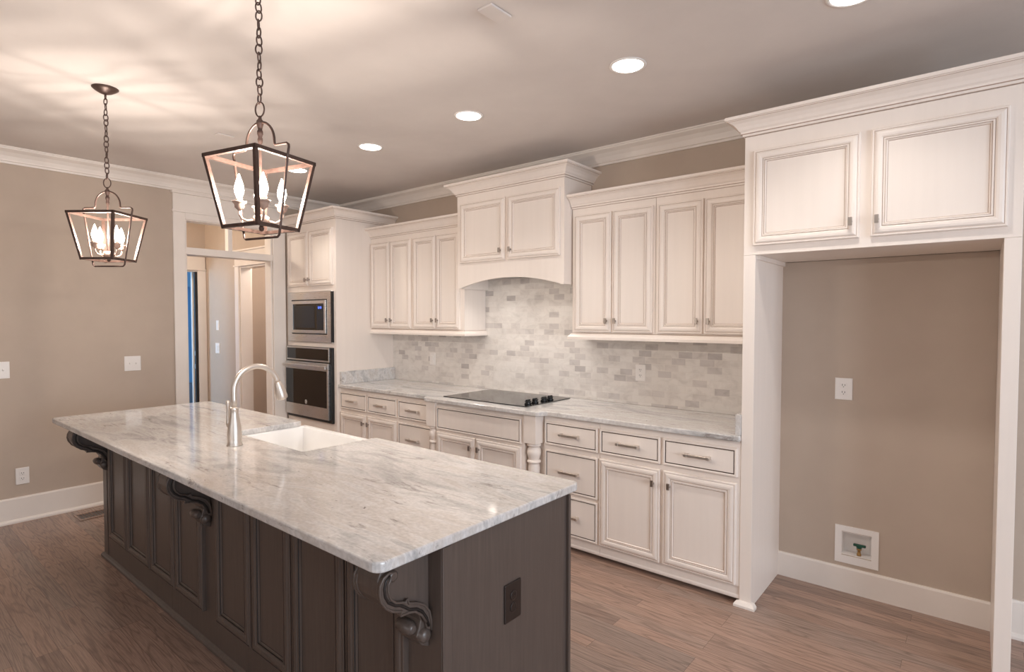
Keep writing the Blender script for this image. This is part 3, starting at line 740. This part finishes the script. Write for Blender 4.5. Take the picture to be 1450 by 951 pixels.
def corbel(x0, x1):
    body = MB().prism(OUT, 'x', x0 + 0.012, x1 - 0.012).build('corbel', WOOD, ic, 0.003)
    mid = [((a[0] + b[0]) / 2, (a[1] + b[1]) / 2) for a, b in zip(S_OUT, list(reversed(S_IN)) + [S_IN[0]])]
    g = [(p[0], p[1]) for p in mid]
    for (a, b) in ((x0, x0 + 0.014), (x1 - 0.014, x1)):
        MB().prism(S_OUT + S_IN, 'x', a, b).build('scroll_band', WOOD, body, 0.003)
        xs = x1 if b == x1 else x0
        MB().tube([(xs, p[0] * 0.92 + q[0] * 0.08, p[1] * 0.92 + q[1] * 0.08) for p, q in zip(S_OUT[:-1], mid)], 0.0040, 8).build('outer_rib', WOOD, body)
        MB().tube([(xs, p[0] * 0.92 + q[0] * 0.08, p[1] * 0.92 + q[1] * 0.08) for p, q in zip(list(reversed(S_IN)), mid)], 0.0040, 8).build('inner_rib', WOOD, body)
        xg = x1 - 0.0006 if b == x1 else x0 + 0.0006
        MB().tube([(xg, p[0], p[1]) for p in g[1:-1]], 0.0046, 8).build('groove', WGLAZE, body)
    MB().lathe([(0.010, -0.004), (0.016, 0.0), (0.016, x1 - x0), (0.010, x1 - x0 + 0.004)], (x0, -2.752, 0.836), 16, 'x').build('upper_scroll', WOOD, body)
    MB().lathe([(0.004, -0.008), (0.016, -0.004), (0.020, 0.0), (0.020, x1 - x0), (0.016, x1 - x0 + 0.004), (0.004, x1 - x0 + 0.008)], (x0, -2.637, 0.620), 18, 'x').build('lower_scroll', WOOD, body)
    MB().lathe([(0.010, 0.0), (0.018, 0.010), (0.021, 0.035), (0.018, 0.060), (0.010, 0.070)], (x0 + 0.022, -2.662, 0.640), 16, 'x').build('front_roll', WOOD, body)
    MB().box(x0 - 0.006, x1 + 0.006, -2.750, -2.6125, 0.866, 0.8835).build('top_block', WOOD, body, 0.003)
corbel(4.230, 4.345); corbel(2.748, 2.858); corbel(1.250, 1.362)

# island top, notched for the farmhouse sink
it = thing('island_countertop', (2.75, -2.38, 0.884), 'pale veined granite slab on the dark wooden island', 'countertop')
SX0, SX1, SY = 2.415, 3.140, -2.318
T0, T1, U0, U1 = 1.104, 4.400, -2.846, -1.904
def rnd(cx, cy, r, a0, a1, n=5): return [(cx + r * math.cos(a0 + (a1 - a0) * k / n), cy + r * math.sin(a0 + (a1 - a0) * k / n)) for k in range(n + 1)]
poly = rnd(T0 + .03, U0 + .03, .03, PI, 1.5 * PI) + rnd(T1 - .035, U0 + .035, .035, 1.5 * PI, 2 * PI) + rnd(T1 - .03, U1 - .03, .03, 0, PI / 2)
poly += [(SX1 + .012, U1), (SX1, U1 - .012)] + rnd(SX1 - .02, SY + .02, .02, 2 * PI, 1.5 * PI, 4) + rnd(SX0 + .02, SY + .02, .02, 1.5 * PI, PI, 4) + [(SX0, U1 - .012), (SX0 - .012, U1)]
poly += rnd(T0 + .03, U1 - .03, .03, PI / 2, PI)
MB().prism(poly, 'z', 0.8845, 0.915).build('slab', GRAN, it, 0.006, 3)

# sink
sk = thing('farmhouse_sink', (2.78, -2.08, 0.62), 'white fireclay farmhouse sink let into the island top', 'sink')
a0, a1, b0, b1 = SX0 - 0.028, SX1 + 0.028, SY - 0.03, U1 + 0.035
ti = 0.022
m = MB()
o4 = [(a0, b0), (a1, b0), (a1, b1), (a0, b1)]
def rect(x0, x1, y0, y1, z): return [(x0, y0, z), (x1, y0, z), (x1, y1, z), (x0, y1, z)]
R = [rect(a0, a1, b0, b1, 0.625), rect(a0, a1, b0, b1, 0.8835), rect(a0 + ti, a1 - ti, b0 + ti, b1 - ti, 0.8835), rect(a0 + ti + .006, a1 - ti - .006, b0 + ti + .006, b1 - ti - .006, 0.876),
     rect(a0 + ti + .014, a1 - ti - .014, b0 + ti + .014, b1 - ti - .014, 0.675), rect(a0 + ti + .04, a1 - ti - .04, b0 + ti + .04, b1 - ti - .04, 0.655)]
for i in range(len(R) - 1):
    m.add(R[i] + R[i + 1], [(k, (k + 1) % 4, 4 + (k + 1) % 4, 4 + k) for k in range(4)])
m.add(R[-1], [(0, 1, 2, 3)]).add(R[0], [(3, 2, 1, 0)])
m.build('basin', PORC, sk, 0.006, 3)
MB().lathe([(0.0, 0.0), (0.040, 0.0), (0.045, 0.004), (0.045, 0.001)], (2.78, -2.10, 0.6555), 20).build('drain', STEEL, sk)

# faucet
fx, fy = 2.760, -2.462
fa = thing('kitchen_faucet', (fx, fy, 0.915), 'brushed nickel gooseneck faucet with pull-down spray beside the sink', 'faucet')
MB().lathe([(0.037, 0.0), (0.037, 0.004), (0.033, 0.010), (0.0325, 0.030), (0.0335, 0.055), (0.031, 0.085), (0.025, 0.120), (0.0195, 0.150), (0.0185, 0.165), (0.0195, 0.172), (0.0205, 0.176), (0.0205, 0.182), (0.018, 0.186), (0.015, 0.188)],
           (fx, fy, 0.9152), 28).build('body', NICKEL, fa)
zc, Rr = 1.183, 0.113
pts = [(fx, fy, 1.098), (fx, fy, 1.14)]
for k in range(19):
    a = PI - k * (PI + 0.05 - math.radians(14)) / 18
    pts.append((fx, fy + Rr + Rr * math.cos(a), zc + Rr * math.sin(a)))
sp = MB().tube(pts, 0.0135, 14).build('spout', NICKEL, fa)
e, q = Vector(pts[-1]), (Vector(pts[-1]) - Vector(pts[-2])).normalized()
MB().tube([e - q * 0.004, e + q * 0.004, e + q * 0.006, e + q * 0.020, e + q * 0.052, e + q * 0.078, e + q * 0.088, e + q * 0.092], [0.0165, 0.0165, 0.0180, 0.0215, 0.0275, 0.0290, 0.0275, 0.022], 18).build('spray_head', NICKEL, sp)
hm = MB().tube([(fx - 0.020, fy, 1.000), (fx - 0.046, fy, 1.004), (fx - 0.060, fy, 1.012)], [0.013, 0.015, 0.013], 14)
hm.tube([(fx - 0.057, fy, 0.998), (fx - 0.060, fy, 1.012), (fx - 0.062, fy, 1.035), (fx - 0.064, fy, 1.080), (fx - 0.066, fy, 1.112), (fx - 0.067, fy, 1.124), (fx - 0.068, fy, 1.129)], [0.010, 0.014, 0.0105, 0.0085, 0.011, 0.0105, 0.004], 12)
hm.build('handle', NICKEL, fa)

# outlet on the island end
io = thing('power_outlet', (IX1, -2.295, 0.604), 'dark brown power outlet on the end panel of the island', 'outlet')
MB().box(IX1 + 0.0003, IX1 + 0.006, -2.337, -2.253, 0.540, 0.668).build('cover_plate', BROWNP, io, 0.003)
for dz in (-0.02, 0.02):
    s = MB().lathe([(0.016, 0.0), (0.016, 0.0015), (0.014, 0.0025)], (IX1 + 0.006, -2.295, 0.604 + dz), 16, 'x').build('socket', BROWNP, io)
    MB().box(IX1 + 0.0084, IX1 + 0.0092, -2.301, -2.2985, 0.602 + dz, 0.610 + dz).box(IX1 + 0.0084, IX1 + 0.0092, -2.2915, -2.289, 0.602 + dz, 0.610 + dz).build('slots', BLACKP, s)

# ------------------------------------------------------------------ pendants
def ellipse(c, u, v, a, b, n=20): return [Vector(c) + u * (a * math.cos(2 * PI * k / n)) + v * (b * math.sin(2 * PI * k / n)) for k in range(n)]
def pendant(px, py, th, bth, label):
    t = thing('pendant_lantern', (px, py, CZ), label, 'pendant light', 'pendant lanterns above the island')
    Zv = Vector((0, 0, 1)); c = Vector((px, py, 0))
    MB().lathe([(0.0, -0.034), (0.012, -0.033), (0.030, -0.026), (0.052, -0.012), (0.062, -0.004), (0.063, 0.0)], (px, py, CZ - 0.0005), 28).build('canopy', BRONZE, t)
    MB().tube(ellipse((px, py, CZ - 0.046), Vector((1, 0, 0)), Zv, 0.011, 0.015), 0.0026, 8, True).build('canopy_loop', BRONZE, t)
    ztop, zbot = 2.100, 1.858
    # chain
    z0, z1, nl = CZ - 0.058, 2.300, 15
    pitch = (z0 - z1) / nl
    links = []
    for i in range(nl):
        zc = z0 - pitch * (i + 0.5)
        a = 0.5 + (i % 2) * PI / 2 + 0.5 * math.sin(i * 1.7)
        u = Vector((math.cos(a), math.sin(a), 0))
        MB().tube(ellipse((px + 0.002 * math.sin(i * 2.1), py, zc), u, Zv, 0.0105, pitch * 0.5 + 0.0035, 18), 0.0027, 7, True).build('chain_link', BRONZE, t)
    MB().tube(ellipse((px, py, 2.277), Vector((math.cos(th + 1.0), math.sin(th + 1.0), 0)), Zv, 0.018, 0.026, 24), 0.0028, 8, True).build('hanging_ring', BRONZE, t)
    MB().lathe([(0.0035, 1.875), (0.0045, 1.885), (0.0045, 2.155), (0.007, 2.160), (0.009, 2.170), (0.007, 2.180), (0.010, 2.190), (0.010, 2.200), (0.007, 2.206), (0.009, 2.215), (0.012, 2.226), (0.012, 2.236), (0.006, 2.244), (0.005, 2.254), (0.0, 2.256)], (px, py, 0), 16).build('stem', BRONZE, t)
    # open cage: square top and bottom and four slanted corners
    T = [c + Vector((0.177 * math.cos(th + k * PI / 2), 0.177 * math.sin(th + k * PI / 2), ztop)) for k in range(4)]
    B = [c + Vector((0.121 * math.cos(th + k * PI / 2), 0.121 * math.sin(th + k * PI / 2), zbot)) for k in range(4)]
    def bar(p, q, wd, nrm):
        p, q = Vector(p), Vector(q); d = (q - p).normalized(); n1 = (Vector(nrm) - d * d.dot(Vector(nrm))).normalized(); n2 = d.cross(n1)
        vs = [pt + n1 * (sa * wd) + n2 * (sb * wd) for pt in (p - d * wd, q + d * wd) for sa, sb in ((-1, -1), (1, -1), (1, 1), (-1, 1))]
        return MB().add(vs, [(3, 2, 1, 0), (4, 5, 6, 7), (0, 1, 5, 4), (1, 2, 6, 5), (2, 3, 7, 6), (3, 0, 4, 7)])
    for k in range(4):
        bar(T[k], T[(k + 1) % 4], 0.0066, Zv).build('top_rail', BRONZE, t)
        bar(B[k], B[(k + 1) % 4], 0.0058, Zv).build('bottom_rail', BRONZE, t)
        bar(T[k], B[k], 0.0062, (math.cos(th + k * PI / 2 + PI / 4), math.sin(th + k * PI / 2 + PI / 4), 0)).build('corner_bar', BRONZE, t)
    # keyhole bracket round the cage in the plane through two opposite sides
    br = th + PI / 4; u = Vector((math.cos(br), math.sin(br), 0))
    tt, tb = 0.125 + 0.0085, 0.0856 + 0.0085
    half = [(0.0, 2.232)] + [(0.070 * math.sin(a * PI / 20), 2.160 + 0.072 * math.cos(a * PI / 20)) for a in range(1, 11)] + [(0.071, 2.148), (0.076, 2.143), (tt - 0.004, 2.143)]
    half += [(tt + 0.005, 2.137), (tt + 0.006, 2.128), (tt, ztop), (tb, zbot), (tb - 0.006, zbot - 0.028), (tb - 0.014, zbot - 0.035), (0.0, zbot - 0.035)]
    loop = half + [(-a, b) for a, b in reversed(half[1:-1])]
    MB().tube([c + u * a + Zv * b for a, b in loop], 0.0044, 8, True).build('bracket', BRONZE, t)
    for s in (-1, 1):
        for r_, z_ in ((tt, ztop), (tb, zbot)):
            p = c + u * (s * (r_ - 0.004)) + Zv * z_
            MB().lathe([(0.0, -0.007), (0.006, -0.004), (0.007, 0), (0.006, 0.004), (0.0, 0.007)], p, 10).build('rivet', BRONZE, t)
    # candle cluster
    MB().lathe([(0.006, 1.868), (0.024, 1.874), (0.027, 1.880), (0.027, 1.898), (0.022, 1.902), (0.008, 1.904)], (px, py, 0), 20).build('hub', LITBRONZE, t)
    MB().lathe([(0.0, 1.846), (0.007, 1.850), (0.009, 1.858), (0.005, 1.870)], (px, py, 0), 14).build('finial', BRONZE, t)
    for k in range(4):
        a = bth + k * PI / 2; r = Vector((math.cos(a), math.sin(a), 0))
        L = 0.070
        arm = MB().tube([c + r * 0.024 + Zv * 1.886, c + r * 0.045 + Zv * 1.880, c + r * 0.062 + Zv * 1.887, c + r * 0.071 + Zv * 1.902, c + r * L + Zv * 1.918], 0.0042, 8).build('arm', LITBRONZE, t)
        p = c + r * L
        MB().lathe([(0.005, 1.914), (0.008, 1.918), (0.016, 1.924), (0.017, 1.936), (0.019, 1.938), (0.023, 1.942), (0.0235, 1.946), (0.010, 1.947)], p, 18).build('candle_cup', LITBRONZE, arm)
        MB().lathe([(0.0105, 1.947), (0.0105, 1.957), (0.008, 1.958)], p, 14).build('candle_sleeve', SLEEVE, arm)
        MB().lathe([(0.007, 1.958), (0.0085, 1.960), (0.0140, 1.974), (0.0160, 1.986), (0.0145, 2.000), (0.0095, 2.018), (0.0048, 2.032), (0.0020, 2.041), (0.0, 2.043)], p, 16).build('bulb', BULBM, arm)
        light('bulb_light', 'POINT', (p.x, p.y, 1.992), BULB_W, WARM, t, shadow_soft_size=0.009)
    return t
pendant(3.578, -2.723, -0.549, 1.22, 'larger looking bronze lantern pendant hanging above the middle of the island')
pendant(1.863, -2.726, -0.137, 0.30, 'bronze lantern pendant above the far end of the island by the left wall')

# ------------------------------------------------------------------ ceiling lights and plates
names = ['recessed ceiling light behind the nearer lantern pendant', 'lit recessed ceiling light above the oven side wall cabinets', 'lit recessed ceiling light in front of the range hood',
         'lit recessed ceiling light in front of the right wall cabinets', 'lit recessed ceiling light at the top edge of the photo']
for x, lb in zip((1.095, 2.108, 3.103, 4.195, 5.158), names):
    y = -1.165
    t = thing('recessed_light', (x, y, CZ), lb, 'ceiling light', 'recessed ceiling lights')
    m = MB().lathe([(0.075, -0.001), (0.078, -0.005), (0.090, -0.004), (0.092, -0.0005)], (x, y, CZ), 36)
    m.build('trim_ring', WHITE, t)
    MB().lathe([(0.0, -0.0045), (0.073, -0.004), (0.076, -0.0008)], (x, y, CZ), 36).build('lens', LENSM, t)
    light('can_light', 'SPOT', (x, y, CZ - 0.012), CAN_W, CANC, t, spot_size=2.05, spot_blend=0.75, shadow_soft_size=0.06)
cp = MB().box(3.968, 4.045, -2.012, -1.885, CZ - 0.010, CZ - 0.0003).build('ceiling_sensor', CEIL, None, 0.003)
tag(cp, 'small flat rectangular plate on the ceiling left of the recessed lights', 'ceiling plate')
cp = MB().box(1.520, 1.580, -2.016, -1.905, CZ - 0.008, CZ - 0.0003).build('ceiling_sensor', CEIL, None, 0.003)
tag(cp, 'faint flat plate on the ceiling between the two lantern pendants', 'ceiling plate')

# floor register
fv = thing('floor_vent', (0.26, -2.40, 0), 'brown slotted floor register at the left wall behind the island', 'vent')
m = MB().box(0.150, 0.345, -2.540, -2.525, 0.0003, 0.006).box(0.150, 0.345, -2.255, -2.240, 0.0003, 0.006).box(0.150, 0.180, -2.525, -2.255, 0.0003, 0.006).box(0.315, 0.345, -2.525, -2.255, 0.0003, 0.006)
m.build('frame', FLOOR, fv, 0.001)
MB().box(0.180, 0.315, -2.525, -2.255, 0.0003, 0.001).build('duct', BLACKP, fv)
for k in range(14):
    y = -2.518 + k * 0.0193
    MB().box(0.180, 0.315, y, y + 0.005, 0.001, 0.003).build('slat', FLOOR, fv)
